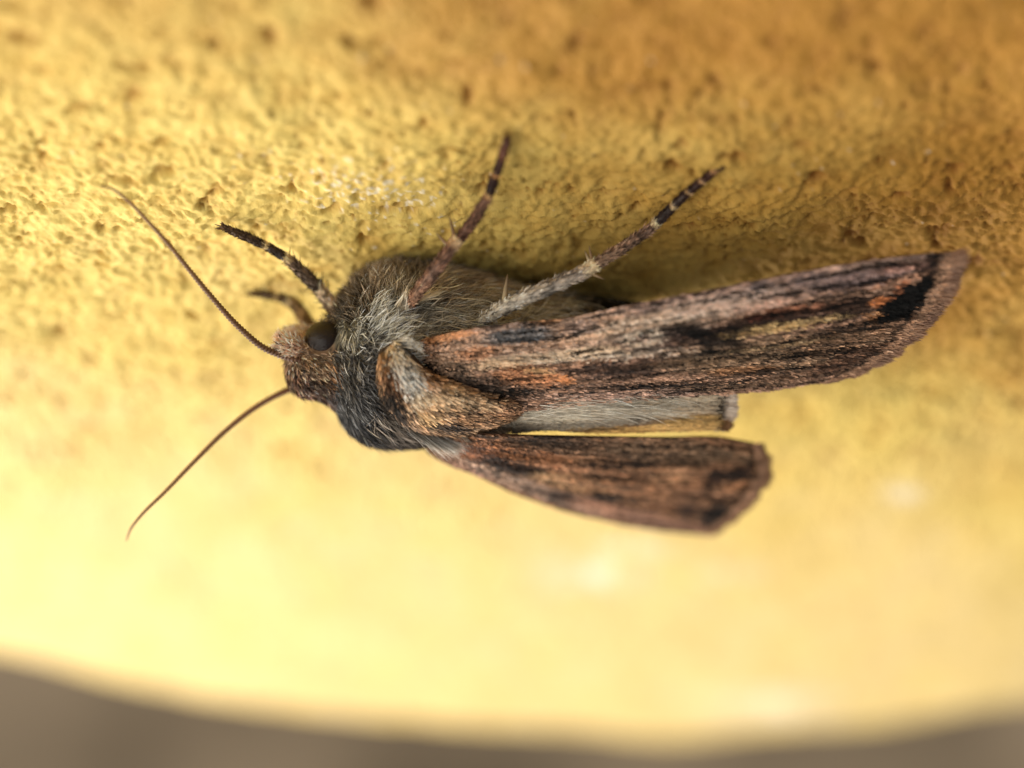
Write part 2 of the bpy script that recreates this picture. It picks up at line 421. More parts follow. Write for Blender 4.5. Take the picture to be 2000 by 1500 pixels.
# eye
def ellipsoid(c, ax, rr, nu=40, nv=24):
    a = np.linspace(0, 2 * np.pi, nu, endpoint=False); p = np.linspace(0.02, np.pi - 0.02, nv)
    A, Pp = np.meshgrid(a, p)
    pts = c + (np.sin(Pp) * np.cos(A))[..., None] * ax[0] * rr[0] + (np.sin(Pp) * np.sin(A))[..., None] * ax[1] * rr[1] + np.cos(Pp)[..., None] * ax[2] * rr[2]
    return pts.reshape(-1, 3), gridfaces(nv, nu, True)
ec = on_body(*EYE_PX)
er = EYE_R * np.linalg.norm(ec - CAM) / F
ev, ef = ellipsoid(ec - TOCAM * 0.16, (RIGHT, DOWN, TOCAM), (er * 1.04, er * 0.98, er * 0.85))
eye = mesh('eye', ev, ef, M_EYE, moth)
n = 260
ea = rng.random(n) * 2 * np.pi
rim_d = np.cos(ea)[:, None] * RIGHT + np.sin(ea)[:, None] * DOWN
rc = lin(np.array([(206, 178, 140), (150, 116, 84), (46, 34, 28)]))[rng.choice(3, n, p=[.5, .3, .2])]
hairs('eye_rim_scales', ec - TOCAM * .28 + rim_d * er * .96, rim_d * .5 + TOCAM * .5 + rng.normal(size=(n, 3)) * .35 + RIGHT * .3, 0.12 + .14 * rng.random(n), np.full(n, .035), rc, rc, M_FUR, eye, seg=2)
ev2, ef2 = ellipsoid(ec - TOCAM * (0.16 + 2.1), (RIGHT, DOWN, TOCAM), (er * 1.04, er * 0.98, er * 0.85))
mesh('eye', ev2, ef2, M_EYE, moth)

# ------------------------------------------------------------------ tubes (legs, antennae)
def tube(name, pts, radii, mat, parent, colour_fn, n=60, sides=12, ridges=0, ridge_amp=0.0, samples=None):
    kk = np.linspace(0, 1, n)
    pr = spline(np.concatenate([pts, np.asarray(radii)[:, None]], 1), kk)
    c, rr = pr[:, :3], np.maximum(pr[:, 3], 0.01)
    if ridges: rr = rr * (1 + ridge_amp * np.sin(kk * ridges * 2 * np.pi))
    tg = unit(np.gradient(c, axis=0))
    a1 = unit(np.cross(tg, np.array([0.3, 0.5, 0.8]))); a2 = np.cross(tg, a1)
    a = np.linspace(0, 2 * np.pi, sides, endpoint=False)
    ring = c[:, None] + (np.cos(a)[None, :, None] * a1[:, None] + np.sin(a)[None, :, None] * a2[:, None]) * rr[:, None, None]
    v = np.concatenate([ring.reshape(-1, 3), c[:1] - tg[:1] * rr[0] * .5, c[-1:] + tg[-1:] * rr[-1] * .5])
    i = np.arange(sides); j = (i + 1) % sides; n0 = n * sides
    cp = np.concatenate([np.stack([np.full(sides, n0), j, i], 1), np.stack([np.full(sides, n0 + 1), (n-1)*sides + i, (n-1)*sides + j], 1)])
    cl = colour_fn(kk)
    cv = np.concatenate([np.repeat(cl, sides, 0), cl[:1], cl[-1:]])
    o = mesh(name, v, [gridfaces(n, sides, True), cp], mat, parent, cv)
    return o, c, tg, rr, cl

def const(c): 
    c = lin(c); return lambda k: np.repeat(c[None], len(k), 0)
def grad(c0, c1):
    c0, c1 = lin(c0), lin(c1); return lambda k: c0 + (c1 - c0) * k[:, None]

def antenna(pts, r0, r1, c0, c1):
    n = len(pts)
    rr = np.linspace(r0, r1, n)
    o, *_ = tube('antenna', np.array(pts), rr, M_ANT, moth, grad(c0, c1), n=520, sides=10, ridges=75, ridge_amp=0.17)
    return o
ra = [on_body(585, 703, -0.1)] + [P(x, y, dist=dd) for x, y, dd in [(560, 697, 80.2), (520, 682, 80.0), (470, 642, 79.6), (420, 588, 79.2), (372, 530, 78.8), (330, 478, 78.5), (285, 428, 78.2), (242, 385, 77.9), (215, 367, 77.6), (196, 364, 77.4)]]
antenna(ra, 0.13, 0.035, (96, 56, 30), (150, 104, 58))
la = [P(592, 752, dist=82.6)] + [P(x, y, dist=dd) for x, y, dd in [(565, 761, 82.3), (500, 795, 82.0), (440, 842, 81.8), (380, 901, 81.6), (320, 963, 81.6), (278, 1004, 81.8), (256, 1032, 82.2), (247, 1055, 82.8)]]
antenna(la, 0.125, 0.03, (128, 72, 42), (150, 108, 60))

# labial palps: stout, pointing forward past the head, clothed in pale pink scales
def palp(pts, radii, parent_mat=M_SKIN):
    o, c, tg, rr, cl = tube('palp', np.array(pts), radii, parent_mat, moth, grad((150, 104, 80), (206, 164, 134)), n=40, sides=16)
    n = 1500
    i = rng.integers(0, 40, n); nrm = unit(np.cross(tg[i], rng.normal(size=(n, 3))))
    rt = c[i] + nrm * rr[i][:, None] * 0.97
    dr = tg[i] * 1.0 + nrm * (0.25 + 0.5 * rng.random(n))[:, None] + rng.normal(size=(n, 3)) * 0.25
    pal = lin(np.array([(246, 208, 180), (228, 178, 144), (252, 232, 208), (96, 60, 44)]))[rng.choice(4, n, p=[.4, .25, .25, .10])]
    pal = np.clip(pal * 1.25, 0, .95)
    hairs('palp_scales', rt, dr, 0.13 + 0.16 * rng.random(n), 0.05 + 0.02 * rng.random(n), pal * .9, pal, M_FUR, o, seg=2)
hd = 80.3
palp([P(606, 692, dist=hd + .6), P(586, 685, dist=hd + .2), P(564, 675, dist=hd), P(543, 667, dist=hd)], [0.20, 0.36, 0.38, 0.24])
palp([P(612, 660, dist=hd + 1.6), P(590, 656, dist=hd + 1.6), P(566, 660, dist=hd + 1.6), P(548, 668, dist=hd + 1.6)], [0.30, 0.34, 0.32, 0.22])

# legs
PALE, DARK = (214, 178, 116), (58, 40, 30)
def leg(segs, spines=(), claws=None, fuzz=()):
    """segs: list of (name, [(px,py,n)...], [radii], colour0, colour1)"""
    o = bpy.data.objects.new('leg', None); col.objects.link(o); o.empty_display_size = 0.001
    o.location = W(segs[-1][1][0]) if not np.isscalar(segs[-1][1][0][0]) else W(P(*segs[0][1][0]))
    o.parent = moth; bpy.context.view_layer.update(); o.matrix_parent_inverse = moth.matrix_world.inverted()
    bpy.context.view_layer.update()
    parts = []
    for name, pts, rr, ca, cb in segs:
        rr = [0.84 * x for x in rr]
        p3 = np.array([P(*p) if np.isscalar(p[0]) and len(p) == 3 and p[0] > 200 else p for p in pts])
        t_, c, tg, r3, cl = tube(name, p3, rr, M_LEG, o, grad(ca, cb), n=26, sides=12)
        parts.append((t_, c, tg, r3))
        n = int(420 * np.linalg.norm(p3[-1] - p3[0]))
        x = rng.random(n) * 24.99; i = x.astype(int); fx = (x - i)[:, None]
        cpos = c[i] * (1 - fx) + c[i + 1] * fx; nrm = unit(np.cross(tg[i], rng.normal(size=(n, 3))))
        cc = (lin(ca) + (lin(cb) - lin(ca)) * (x / 25.0)[:, None]) * np.exp(rng.normal(0, 0.35, n))[:, None]
        mot = fbm(x / 2.5, nrm[:, 2] * 2 + x * .1, 2, 151)
        if name in ('tibia', 'femur'):
            cc = cc * np.where(mot < -.12, .28, np.where(mot > .3, 1.6, 1.0))[:, None]
        big = 1.5 if name in ('tibia', 'femur') else 1.0
        hairs('leg_scales', cpos + nrm * r3[i][:, None] * .98, -tg[i] + nrm * (0.1 + 0.5 * rng.random(n) ** 2)[:, None] + rng.normal(size=(n, 3)) * .12, (0.07 + 0.11 * rng.random(n)) * big, np.full(n, 0.042), cc * .9, cc * 1.2, M_FUR, t_, seg=2)
    for si, f, d, l in spines:
        t_, c, tg, r3 = parts[si]
        k_ = int(f * 25); dv = unit(d[0] * RIGHT + d[1] * DOWN + 0.15 * TOCAM)
        p0 = c[k_] + unit(dv - tg[k_] * (dv @ tg[k_])) * r3[k_] * .6
        tube('spine', np.array([p0, p0 + dv * l * .5, p0 + dv * l]), [0.026, 0.02, 0.005], M_LEG, t_, const((62, 38, 24)), n=6, sides=6)
    return o, parts

def spur(parts, si, f, d, l, c, r=0.07):
    t_, cc, tg, r3 = parts[si]; k_ = int(f * 25); dv = unit(d[0] * RIGHT + d[1] * DOWN)
    tube('spur', np.array([cc[k_], cc[k_] + dv * l * .5, cc[k_] + dv * l]), [r, r * .8, r * .15], M_LEG, t_, grad(c, (120, 90, 60)), n=10, sides=8)

# front leg on the lens side
sp = [(0, .0, (-1, -.35), .22), (0, .02, (-.9, .25), .2), (4, .12, (-.25, -1), .42), (4, .25, (.1, -1), .35), (4, .5, (.3, -1), .3), (4, .8, (.2, -1), .28), (3, .5, (.1, -1), .35), (3, .9, (-.8, .05), .3),
      (5, .10, (.05, -1), .55), (5, .26, (.0, -1), .5), (5, .35, (-1, .02), .38), (5, .47, (-1, .05), .40), (5, .62, (-1, .03), .40), (5, .76, (-1, .15), .45), (5, .92, (-1, .2), .36), (5, .7, (.2, -1), .4), (4, .9, (-.6, .2), .3)]
fl, fparts = leg([
    ('tarsus_segment', [(432, 442, .25), (470, 458, .32), (515, 478, .45)], [.10, .15, .16], (112, 80, 54), (70, 50, 38)),
    ('tarsus_joint', [(515, 478, .45), (526, 484, .5)], [.15, .14], PALE, (228, 196, 130)),
    ('tarsus_segment', [(525, 483, .5), (555, 501, .7)], [.165, .18], (78, 56, 42), (62, 46, 38)),
    ('tarsus_joint', [(555, 501, .7), (570, 512, .8)], [.16, .18], (230, 200, 140), PALE),
    ('tibia', [(569, 511, .8), (592, 534, 1.0), (622, 562, 1.3)], [.19, .24, .25], (136, 106, 80), (104, 84, 68)),
    ('femur', [(618, 558, 1.25), (640, 585, 1.6), (665, 612, 2.0), (692, 640, 2.4)], [.23, .29, .31, .26], (238, 206, 164), (228, 180, 142))], sp)
# front leg on the far side
leg([
    ('tarsus_segment', [(486, 573, .2), (510, 574, .22), (540, 579, .3)], [.07, .14, .16], (110, 80, 44), (92, 66, 42)),
    ('tarsus_joint', [(538, 578, .3), (546, 581, .35)], [.15, .15], (196, 164, 100), (196, 164, 100)),
    ('tarsus_segment', [(545, 580, .35), (568, 590, .5)], [.17, .18], (104, 78, 50), (92, 68, 44)),
    ('tibia', [(566, 588, .5), (578, 596, .65)], [.19, .21], (210, 180, 124), (190, 156, 100)),
    ('femur', [(574, 592, .6), (590, 615, 1.0), (606, 645, 1.6)], [.2, .26, .28], (168, 130, 78), (128, 94, 54))],
    [(0, .55, (-.1, -1), .25), (4, .1, (-.1, -1), .3)])
# middle leg
ml, mparts = leg([
    ('tarsus_segment', [(992, 268, .15), (986, 288, .2), (980, 308, .3)], [.10, .16, .15], (88, 44, 24), (120, 62, 34)),
    ('tarsus_segment', [(978, 312, .32), (970, 338, .45)], [.14, .16], (84, 42, 26), (66, 34, 24)),
    ('tarsus_joint', [(970, 338, .45), (966, 348, .5)], [.13, .13], (206, 142, 72), (206, 142, 72)),
    ('tarsus_segment', [(966, 347, .5), (956, 378, .8)], [.16, .18], (64, 32, 24), (52, 28, 22)),
    ('tarsus_joint', [(956, 378, .8), (950, 390, .9)], [.15, .15], (214, 164, 96), (206, 150, 84)),
    ('tibia', [(951, 388, .9), (925, 430, 1.3), (895, 468, 1.7)], [.15, .185, .19], (146, 98, 70), (124, 78, 58)),
    ('tibia_joint', [(896, 466, 1.7), (876, 490, 2.0)], [.24, .24], (226, 186, 132), (206, 158, 110)),
    ('femur', [(878, 486, 2.0), (858, 516, 2.4), (830, 552, 2.7), on_body(790, 596, -.7)], [.19, .23, .22, .16], (140, 96, 74), (196, 144, 110))])
spur(mparts, 6, .3, (-.25, -1), 0.9, (150, 110, 70)); spur(mparts, 6, .8, (-.55, -.6), 0.7, (160, 118, 76))
leg_tuft = [(800, 588), (832, 574)]
# hind leg
hl, hparts = leg([
    ('tarsus_segment', [(1416, 322, .1), (1398, 332, .15)], [.08, .13], (84, 44, 28), (72, 38, 26)),
    ('tarsus_joint', [(1399, 331, .15), (1388, 340, .2)], [.11, .11], (200, 140, 84), (200, 140, 84)),
    ('tarsus_segment', [(1389, 339, .2), (1374, 352, .25)], [.14, .14], (80, 40, 28), (66, 36, 26)),
    ('tarsus_joint', [(1374, 352, .25), (1366, 358, .28)], [.11, .12], (204, 150, 96), (204, 150, 96)),
    ('tarsus_segment', [(1366, 357, .28), (1348, 373, .35)], [.14, .15], (70, 40, 30), (58, 34, 26)),
    ('tarsus_joint', [(1348, 373, .35), (1341, 379, .38)], [.12, .13], (206, 160, 106), (206, 160, 106)),
    ('tarsus_segment', [(1341, 378, .38), (1318, 400, .5)], [.15, .16], (64, 38, 30), (50, 32, 26)),
    ('tarsus_joint', [(1318, 400, .5), (1310, 408, .55)], [.14, .14], (214, 176, 124), (214, 176, 124)),
    ('tarsus_segment', [(1311, 407, .55), (1284, 434, .75)], [.17, .18], (58, 40, 34), (48, 34, 30)),
    ('tarsus_joint', [(1284, 433, .75), (1274, 444, .85)], [.16, .17], (220, 196, 150), (212, 180, 130)),
    ('tibia', [(1275, 443, .85), (1225, 478, 1.4), (1160, 518, 2.1)], [.15, .19, .20], (146, 108, 88), (176, 138, 108)),
    ('tibia_joint', [(1164, 516, 2.05), (1136, 534, 2.3)], [.26, .28], (232, 206, 158), (214, 186, 150)),
    ('femur', [(1140, 532, 2.3), (1080, 558, 2.7), (1010, 588, 3.1), on_body(925, 624, -.7)], [.21, .26, .27, .18], (176, 158, 144), (240, 226, 202))])
spur(hparts, 11, .3, (-.4, -.9), 0.6, (214, 190, 140)); spur(hparts, 11, .7, (.9, .45), 0.7, (206, 170, 120)); spur(hparts, 12, .60, (.12, -1), 1.15, (206, 184, 140), 0.10); spur(hparts, 11, .2, (-.2, -1), .7, (170, 130, 80))

# ------------------------------------------------------------------ wings
def cols_from(q, base, marks):
    """soft colour marks laid over a base colour; q (N,2)"""
    c = np.repeat(lin(base)[None], len(q), 0)
    wob = 7 * fbm(q[:, 0] / 24, q[:, 1] / 8, 3, 33); wob2 = 2.5 * fbm(q[:, 0] / 26, q[:, 1] / 10, 3, 37)
    for x, y, rx, ry, a, cc, st in marks:
        a = math.radians(a); dx, dy = q[:, 0] + wob - x, q[:, 1] + wob2 - y
        X = (dx * math.cos(a) + dy * math.sin(a)) / rx; Y = (-dx * math.sin(a) + dy * math.cos(a)) / ry
        wgt = (1 - sstep(X * X + Y * Y, 0.45, 1.35)) * st
        c = c + (lin(cc) - c) * wgt[:, None]
    return c

class Sheet:
    def __init__(self, costa, inner, outer, bulge, ridge=0.0, nridge=9):
        self.costa = np.array([P(*p) for p in costa]); self.inner = np.array([P(*p) for p in inner])
        self.outer = np.array([P(*p) for p in outer]); self.bulge = bulge; self.ridge = ridge; self.nr = nridge; self.nv = 14
        a = self.costa[-1] - self.costa[0]; b_ = self.inner[-1] - self.costa[0]
        nn = unit(np.cross(a, b_)); self.nrm = nn if nn[2] > 0 else -nn
    def at(self, s, t):
        s, t = np.asarray(s, float), np.asarray(t, float)
        A, B = spline(self.costa, s), spline(self.inner, s)
        p = A + (B - A) * t[..., None]
        A1, B1 = self.costa[-1], self.inner[-1]
        o = spline(self.outer, t) - (A1 + (B1 - A1) * t[..., None])
        p = p + o * (s ** 4)[..., None]
        h = self.bulge * np.sin(np.pi * t) * (0.35 + 0.65 * np.sin(np.pi * np.clip(s, 0, 1) * .9 + .1))
        h = h + self.ridge * np.sin(t * self.nr * 2 * np.pi + 1.5 * np.sin(s * 5)) * sstep(s, .05, .3)
        return p + self.nrm * h[..., None]
    def normal(self, s, t):
        e = 0.004
        du = self.at(np.clip(s + e, 0, 1), t) - self.at(np.clip(s - e, 0, 1), t); dv = self.at(s, np.clip(t + e, 0, 1)) - self.at(s, np.clip(t - e, 0, 1))
        n_ = unit(np.cross(du, dv)); sg = np.sign(n_ @ self.nrm); sg[sg == 0] = 1
        return n_ * sg[:, None], unit(du), unit(dv)
    def slab(self, name, parent, colour_fn, mat, thick=0.05, ns=90, nt=36):
        S, Tt = np.meshgrid(np.linspace(0, 1, ns), np.linspace(0, 1, nt), indexing='ij')
        top = self.at(S.ravel(), Tt.ravel()); bot = top - self.nrm * thick
        f = gridfaces(ns, nt); n0 = ns * nt
        idx = np.arange(n0).reshape(ns, nt)
        rim = np.concatenate([idx[0, :], idx[1:, -1], idx[-1, ::-1][1:], idx[::-1, 0][1:]])
        r2 = rim[1:]; r1 = rim[:-1]
        side = np.stack([r1, r2, r2 + n0, r1 + n0], 1)
        cc = colour_fn(project(top)) * 0.7
        return mesh(name, np.concatenate([top, bot]), [f, f[:, ::-1] + n0, side], mat, parent, np.concatenate([cc, cc * .8]))
    def scales(self, name, parent, colour_fn, n, L, Wd_, mat, streak=0.35, lift=0.14, seed=0, smin=0.0, jit=.35, flow=0.0, margin=None):
        s = smin + (1 - smin) * rng.random(n) ** 0.9; t_ = rng.random(n)
        p = self.at(s, t_); nn, du, dv = self.normal(s, t_)
        q = project(p)
        c = colour_fn(q + rng.normal(size=(n, 2)) * np.array([5.0, 1.6]))
        n1 = fbm(s * 4.0 + t_ * 2, t_ * 40, 3, 51 + seed)
        st = n1 * streak * 1.3 + fbm(s * 34, t_ * 70, 2, 57 + seed) * streak * 2.6 - 4.2 * streak * sstep(-n1, .08, .38) * sstep(fbm(s * 22, t_ * 30, 2, 67 + seed), -.45, .1)
        vein = np.zeros(n)
        for kv in np.linspace(0.08, 0.95, self.nv):
            off = t_ - kv - 0.02 * np.sin(s * 7 + kv * 30)
            vein = np.maximum(vein, np.exp(-(off / 0.011) ** 2) * (0.5 + 0.5 * np.sin(kv * 77)) )
        st = st - 1.1 * vein * sstep(s, .3, .5) * (0.4 + sstep(fbm(s * 6, t_ * 20, 2, 83 + seed), -.2, .4))
        if margin is not None:
            ms = s + 0.006 * fbm(t_ * 20, t_ * 0 + 3, 2, 73)
            band = sstep(ms, .962, .972)[:, None]; line = np.exp(-((ms - .958) / .006) ** 2)[:, None]
            c = c * (1 - band) + lin(margin) * band; c = c * (1 - .75 * line); st = st * (1 - .7 * band[:, 0])
        c = c * np.exp(st + rng.normal(0, jit, n))[:, None]
        tint = rng.normal(0, 0.05, (n, 1)) * np.array([1.0, 0.1, -0.8]); c = np.clip(c * (1 + tint), 0, None); c = c * np.minimum(1, .85 / np.maximum(c.max(-1, keepdims=True), 1e-6))
        a = rng.normal(0, 0.14, n) + flow
        d = unit(du * np.cos(a)[:, None] + dv * np.sin(a)[:, None] + nn * (lift * (0.3 + 1.4 * rng.random(n)))[:, None])
        sd = unit(np.cross(d, nn) + nn * rng.normal(0, .25, n)[:, None])
        l = (L * (0.65 + 0.7 * rng.random(n)))[:, None]; wdt = (Wd_ * (0.7 + 0.6 * rng.random(n)))[:, None]
        b0 = p + nn * 0.012
        V_ = np.stack([b0, b0 + d * l * .55 - sd * wdt * .5, b0 + d * l * .55 + sd * wdt * .5, b0 + d * l - sd * wdt * .32, b0 + d * l + sd * wdt * .32], 1)
        base = (np.arange(n) * 5)[:, None]
        return mesh(name, V_.reshape(-1, 3), [base + np.array([0, 1, 2]), base + np.array([1, 3, 4, 2])], mat, parent, np.repeat(c, 5, 0) * np.tile([.85, 1, 1, 1.08, 1.08], n)[:, None], False, 'stuff')
    def fringe(self, parent, n, L, ca, cb, t0=0.0, t1=1.0):
        t_ = t0 + (t1 - t0) * rng.random(n); s = 0.985 + .015 * rng.random(n)
        p = self.at(s, t_); nn, du, dv = self.normal(s - .01, t_)
        mixc = np.clip(.5 + .7 * fbm(t_ * 14, t_ * 0, 2, 71) + rng.normal(0, .15, n), 0, 1)[:, None]
        c = lin(ca) + (lin(cb) - lin(ca)) * mixc
        d = du + dv * rng.normal(0, .07, n)[:, None] + nn * rng.normal(0, .06, n)[:, None]
        hairs('fringe', p, d, L * (.80 + .16 * rng.random(n) + .30 * fbm(t_ * 11, t_ * 0 + 8, 3, 79)), np.full(n, .05), c * .8, c * 1.1, M_FUR, parent, seg=2)

# forewing on the lens side
FW_COSTA = [(800, 672, 4.05), (900, 648, 4.30), (1000, 632, 4.15), (1100, 622, 3.90), (1250, 592, 3.90), (1400, 564, 3.60), (1550, 536, 3.20), (1700, 511, 2.80), (1800, 499, 2.60), (1862, 494, 2.50)]
FW_INNER = [(810, 750, 5.30), (900, 796, 5.75), (1000, 800, 5.75), (1120, 789, 5.65), (1250, 778, 5.40), (1400, 769, 5.00), (1500, 762, 4.70), (1590, 748, 4.40)]
FW_OUTER = [(1862, 494, 2.50), (1852, 530, 2.70), (1832, 572, 2.90), (1796, 620, 3.20), (1742, 672, 3.60), (1675, 715, 4.00), (1590, 748, 4.40)]
FW = [  # x, y, rx, ry, angle, colour, strength
    (1350, 580, 560, 42, -10, (128, 104, 94), .95), (1050, 668, 240, 46, -9, (150, 122, 104), .8), (1300, 625, 190, 30, -13, (166, 142, 126), .6),
    (1110, 694, 190, 12, -4, (206, 182, 158), .85), (1260, 630, 120, 16, -12, (184, 162, 142), .5), (960, 712, 60, 9, -3, (208, 174, 140), .8),
    (1000, 655, 72, 17, -6, (84, 84, 88), .95), (1120, 640, 40, 14, -9, (98, 84, 82), .7), (920, 690, 40, 14, -8, (156, 110, 80), .8), (870, 660, 50, 9, -12, (176, 124, 84), .7),
    (1060, 624, 26, 9, -15, (196, 142, 100), .8), (1250, 612, 40, 10, -12, (110, 92, 88), .6), (1470, 560, 26, 9, -10, (78, 70, 74), .7), (1560, 545, 40, 12, -10, (96, 82, 84), .6),
    (1400, 590, 120, 12, -13, (160, 138, 128), .7), (850, 720, 70, 26, 2, (104, 84, 70), .85), (900, 745, 100, 14, 4, (76, 62, 54), .8), (838, 735, 50, 13, 38, (18, 14, 12), 1), (895, 762, 40, 10, 10, (18, 14, 12), .9),  # final two: dark scales plus painted shade of the gap beside the tegula
    (1020, 735, 74, 19, 4, (146, 98, 66), .8), (1040, 724, 26, 6, 3, (198, 156, 112), .8), (1095, 744, 16, 8, 0, (190, 124, 74), .8), (930, 760, 90, 10, 6, (34, 27, 23), .9), (1000, 765, 60, 5, 3, (24, 19, 16), .9),
    (1280, 716, 190, 22, -3, (92, 68, 56), .85), (1180, 722, 110, 9, -2, (44, 31, 26), .85), (1400, 700, 260, 12, -5, (70, 52, 42), .7),
    (1230, 694, 160, 6, -5, (186, 166, 150), .75), (1330, 684, 90, 5, -6, (148, 122, 106), .6),
    (1500, 690, 240, 40, -6, (108, 86, 66), .7), (1350, 738, 240, 10, -3, (128, 98, 80), .7), (1300, 752, 200, 4, -2, (20, 15, 13), .9), (1200, 770, 180, 8, -2, (132, 106, 94), .85), (1420, 752, 120, 8, -3, (108, 84, 66), .7),
    (1440, 722, 70, 8, -4, (160, 112, 76), .7), (1560, 728, 110, 12, -8, (96, 72, 56), .8),
    (1330, 651, 60, 16, -4, (34, 26, 23), .95), (1380, 662, 62, 17, 6, (24, 20, 19), .85), (1405, 688, 60, 8, 3, (26, 20, 18), .8), (1290, 668, 40, 10, -10, (60, 44, 38), .8),
    (1245, 664, 66, 27, -7, (92, 72, 64), .8), (1240, 661, 46, 17, -7, (202, 182, 164), .95), (1243, 662, 30, 7, -7, (140, 116, 104), .9),
    (1490, 625, 130, 14, -10, (44, 29, 23), .9), (1540, 604, 76, 10, -8, (122, 80, 60), .9), (1470, 600, 60, 8, -11, (176, 140, 124), .7), (1480, 617, 48, 8, -9, (66, 34, 24), .9),
    (1640, 600, 60, 22, -12, (50, 34, 27), .9), (1500, 640, 110, 9, -9, (176, 144, 96), .9), (1600, 622, 50, 7, -10, (190, 156, 110), .85), (1650, 660, 120, 26, -14, (110, 82, 62), .75),
    (1420, 648, 40, 8, -4, (40, 32, 28), .8), (1640, 640, 80, 6, -10, (58, 42, 34), .7), (1560, 668, 120, 5, -8, (50, 38, 30), .7), (1580, 690, 120, 4, -10, (58, 42, 33), .7), (1500, 675, 120, 4, -7, (142, 116, 86), .6), (1640, 700, 80, 16, -20, (74, 50, 38), .8),
    (1670, 545, 110, 18, -10, (86, 70, 70), .8), (1760, 520, 70, 9, -8, (128, 92, 80), .7), (1750, 545, 90, 6, -16, (146, 106, 84), .8),
    (1752, 588, 62, 30, -30, (18, 15, 14), 1), (1735, 608, 40, 18, -10, (18, 15, 14), 1), (1795, 562, 28, 20, -50, (16, 13, 12), 1), (1800, 522, 26, 8, -15, (40, 26, 22), .9),
    (1692, 619, 17, 10, 0, (166, 114, 74), .95), (1706, 588, 20, 9, -30, (160, 96, 54), .9), (1740, 565, 30, 6, -38, (142, 86, 56), .8),
    (1842, 545, 16, 60, 22, (142, 100, 74), .95), (1800, 618, 18, 52, 38, (150, 98, 64), .95), (1838, 560, 5, 60, 24, (92, 58, 42), .8), (1740, 680, 20, 44, 55, (120, 78, 52), .9), (1690, 712, 60, 8, -28, (96, 66, 48), .8),
]
def cap(c, top):
    return c * np.minimum(1, top / np.maximum(c.max(-1, keepdims=True), 1e-6))
def punch(c): return cap(2.3 * c ** 1.22 * np.array([1.0, .98, .93]), .60)
def fw_col(q): return punch(cols_from(q, (116, 88, 72), FW))
fwing = bpy.data.objects.new('forewing', None); col.objects.link(fwing); fwing.empty_display_size = .001
fwing.location = W(P(800, 720, n=5.2)); fwing.parent = moth; fwing.matrix_parent_inverse = moth.matrix_world.inverted()
fwing['label'] = 'streaked grey and rust forewing lying along the wall'
bpy.context.view_layer.update()
FS = Sheet(FW_COSTA, FW_INNER, FW_OUTER, 0.55, 0.035, 9)
FS.slab('membrane', fwing, fw_col, M_SKIN)
FS.scales('wing_scales', fwing, fw_col, 80000, 0.27, 0.055, M_SCALE, 0.5, seed=1, jit=.25, margin=(176, 126, 92))
FS.fringe(fwing, 12000, 0.6, (136, 96, 76), (200, 150, 114))

# forewing on the far side
HW_INNER = [(850, 850, 5.6), (950, 848, 6.4), (1050, 850, 6.3), (1200, 853, 6.0), (1300, 856, 5.8), (1400, 856, 5.5), (1474, 868, 5.2)]
HW_COSTA = [(830, 880, 5.4), (870, 902, 5.9), (920, 922, 6.3), (1020, 966, 6.5), (1120, 1000, 6.5), (1220, 1024, 6.4), (1300, 1037, 6.3), (1372, 1044, 6.2)]
HW_OUTER = [(1372, 1044, 6.2), (1420, 1006, 6.0), (1468, 956, 5.8), (1490, 920, 5.5), (1484, 892, 5.3), (1474, 868, 5.2)]
LW = [
    (1000, 885, 110, 26, 10, (132, 82, 52), .9), (920, 880, 60, 16, 14, (110, 64, 40), .8), (1120, 868, 150, 16, 2, (92, 66, 50), .85), (1040, 862, 90, 9, 4, (52, 38, 30), .7), (1300, 880, 140, 26, 3, (98, 72, 54), .8),
    (1000, 910, 82, 15, 15, (42, 27, 21), .95), (1050, 925, 40, 9, 14, (28, 19, 16), .9), (1090, 908, 120, 6, 6, (150, 100, 70), .6), (1200, 906, 110, 4, 2, (52, 38, 32), .7), (1240, 902, 30, 8, 0, (46, 34, 28), .7),
    (1110, 938, 90, 14, 9, (166, 122, 86), .85), (960, 920, 120, 8, 20, (160, 124, 104), .85), (1060, 960, 150, 14, 20, (134, 104, 88), .9), (900, 905, 60, 10, 22, (124, 88, 72), .7),
    (1040, 952, 36, 9, 20, (84, 62, 52), .8), (1085, 966, 34, 13, 12, (58, 40, 33), .95), (1165, 968, 46, 12, -6, (46, 31, 25), .95), (1125, 980, 20, 8, 0, (60, 42, 34), .8), (1195, 962, 14, 9, 0, (128, 92, 70), .6),
    (1230, 940, 160, 22, 4, (126, 84, 58), .8), (1200, 995, 110, 14, 12, (150, 104, 82), .85), (1300, 930, 40, 14, 0, (168, 118, 84), .7), (1280, 1018, 110, 14, 10, (120, 84, 68), .8), (1300, 985, 60, 12, 8, (134, 88, 60), .7),
    (1385, 932, 26, 14, -30, (52, 34, 28), .95), (1425, 924, 26, 15, -20, (48, 32, 26), .95), (1452, 915, 9, 26, 12, (54, 36, 30), .8), (1330, 995, 26, 13, 0, (62, 42, 34), .9), (1385, 1002, 34, 24, -28, (42, 30, 26), .95), (1420, 950, 40, 7, -18, (166, 110, 74), .8), (1400, 905, 40, 7, -12, (146, 98, 70), .7),
    (1360, 965, 60, 12, -6, (122, 84, 62), .7), (1400, 890, 80, 14, 4, (104, 76, 56), .8), (1478, 905, 12, 34, 4, (146, 98, 62), .8), (1440, 990, 14, 60, 42, (148, 96, 64), .9),
]
def lw_col(q): return punch(cols_from(q, (118, 80, 56), LW)) * np.array([.88, .98, 1.02])
lwing = bpy.data.objects.new('forewing', None); col.objects.link(lwing); lwing.empty_display_size = .001
lwing.location = W(P(840, 880, n=6.0)); lwing.parent = moth; lwing.matrix_parent_inverse = moth.matrix_world.inverted()
lwing['label'] = 'rusty brown forewing spread away from the wall'
bpy.context.view_layer.update()
LS = Sheet(HW_COSTA, HW_INNER, HW_OUTER, 0.30, 0.03, 6)
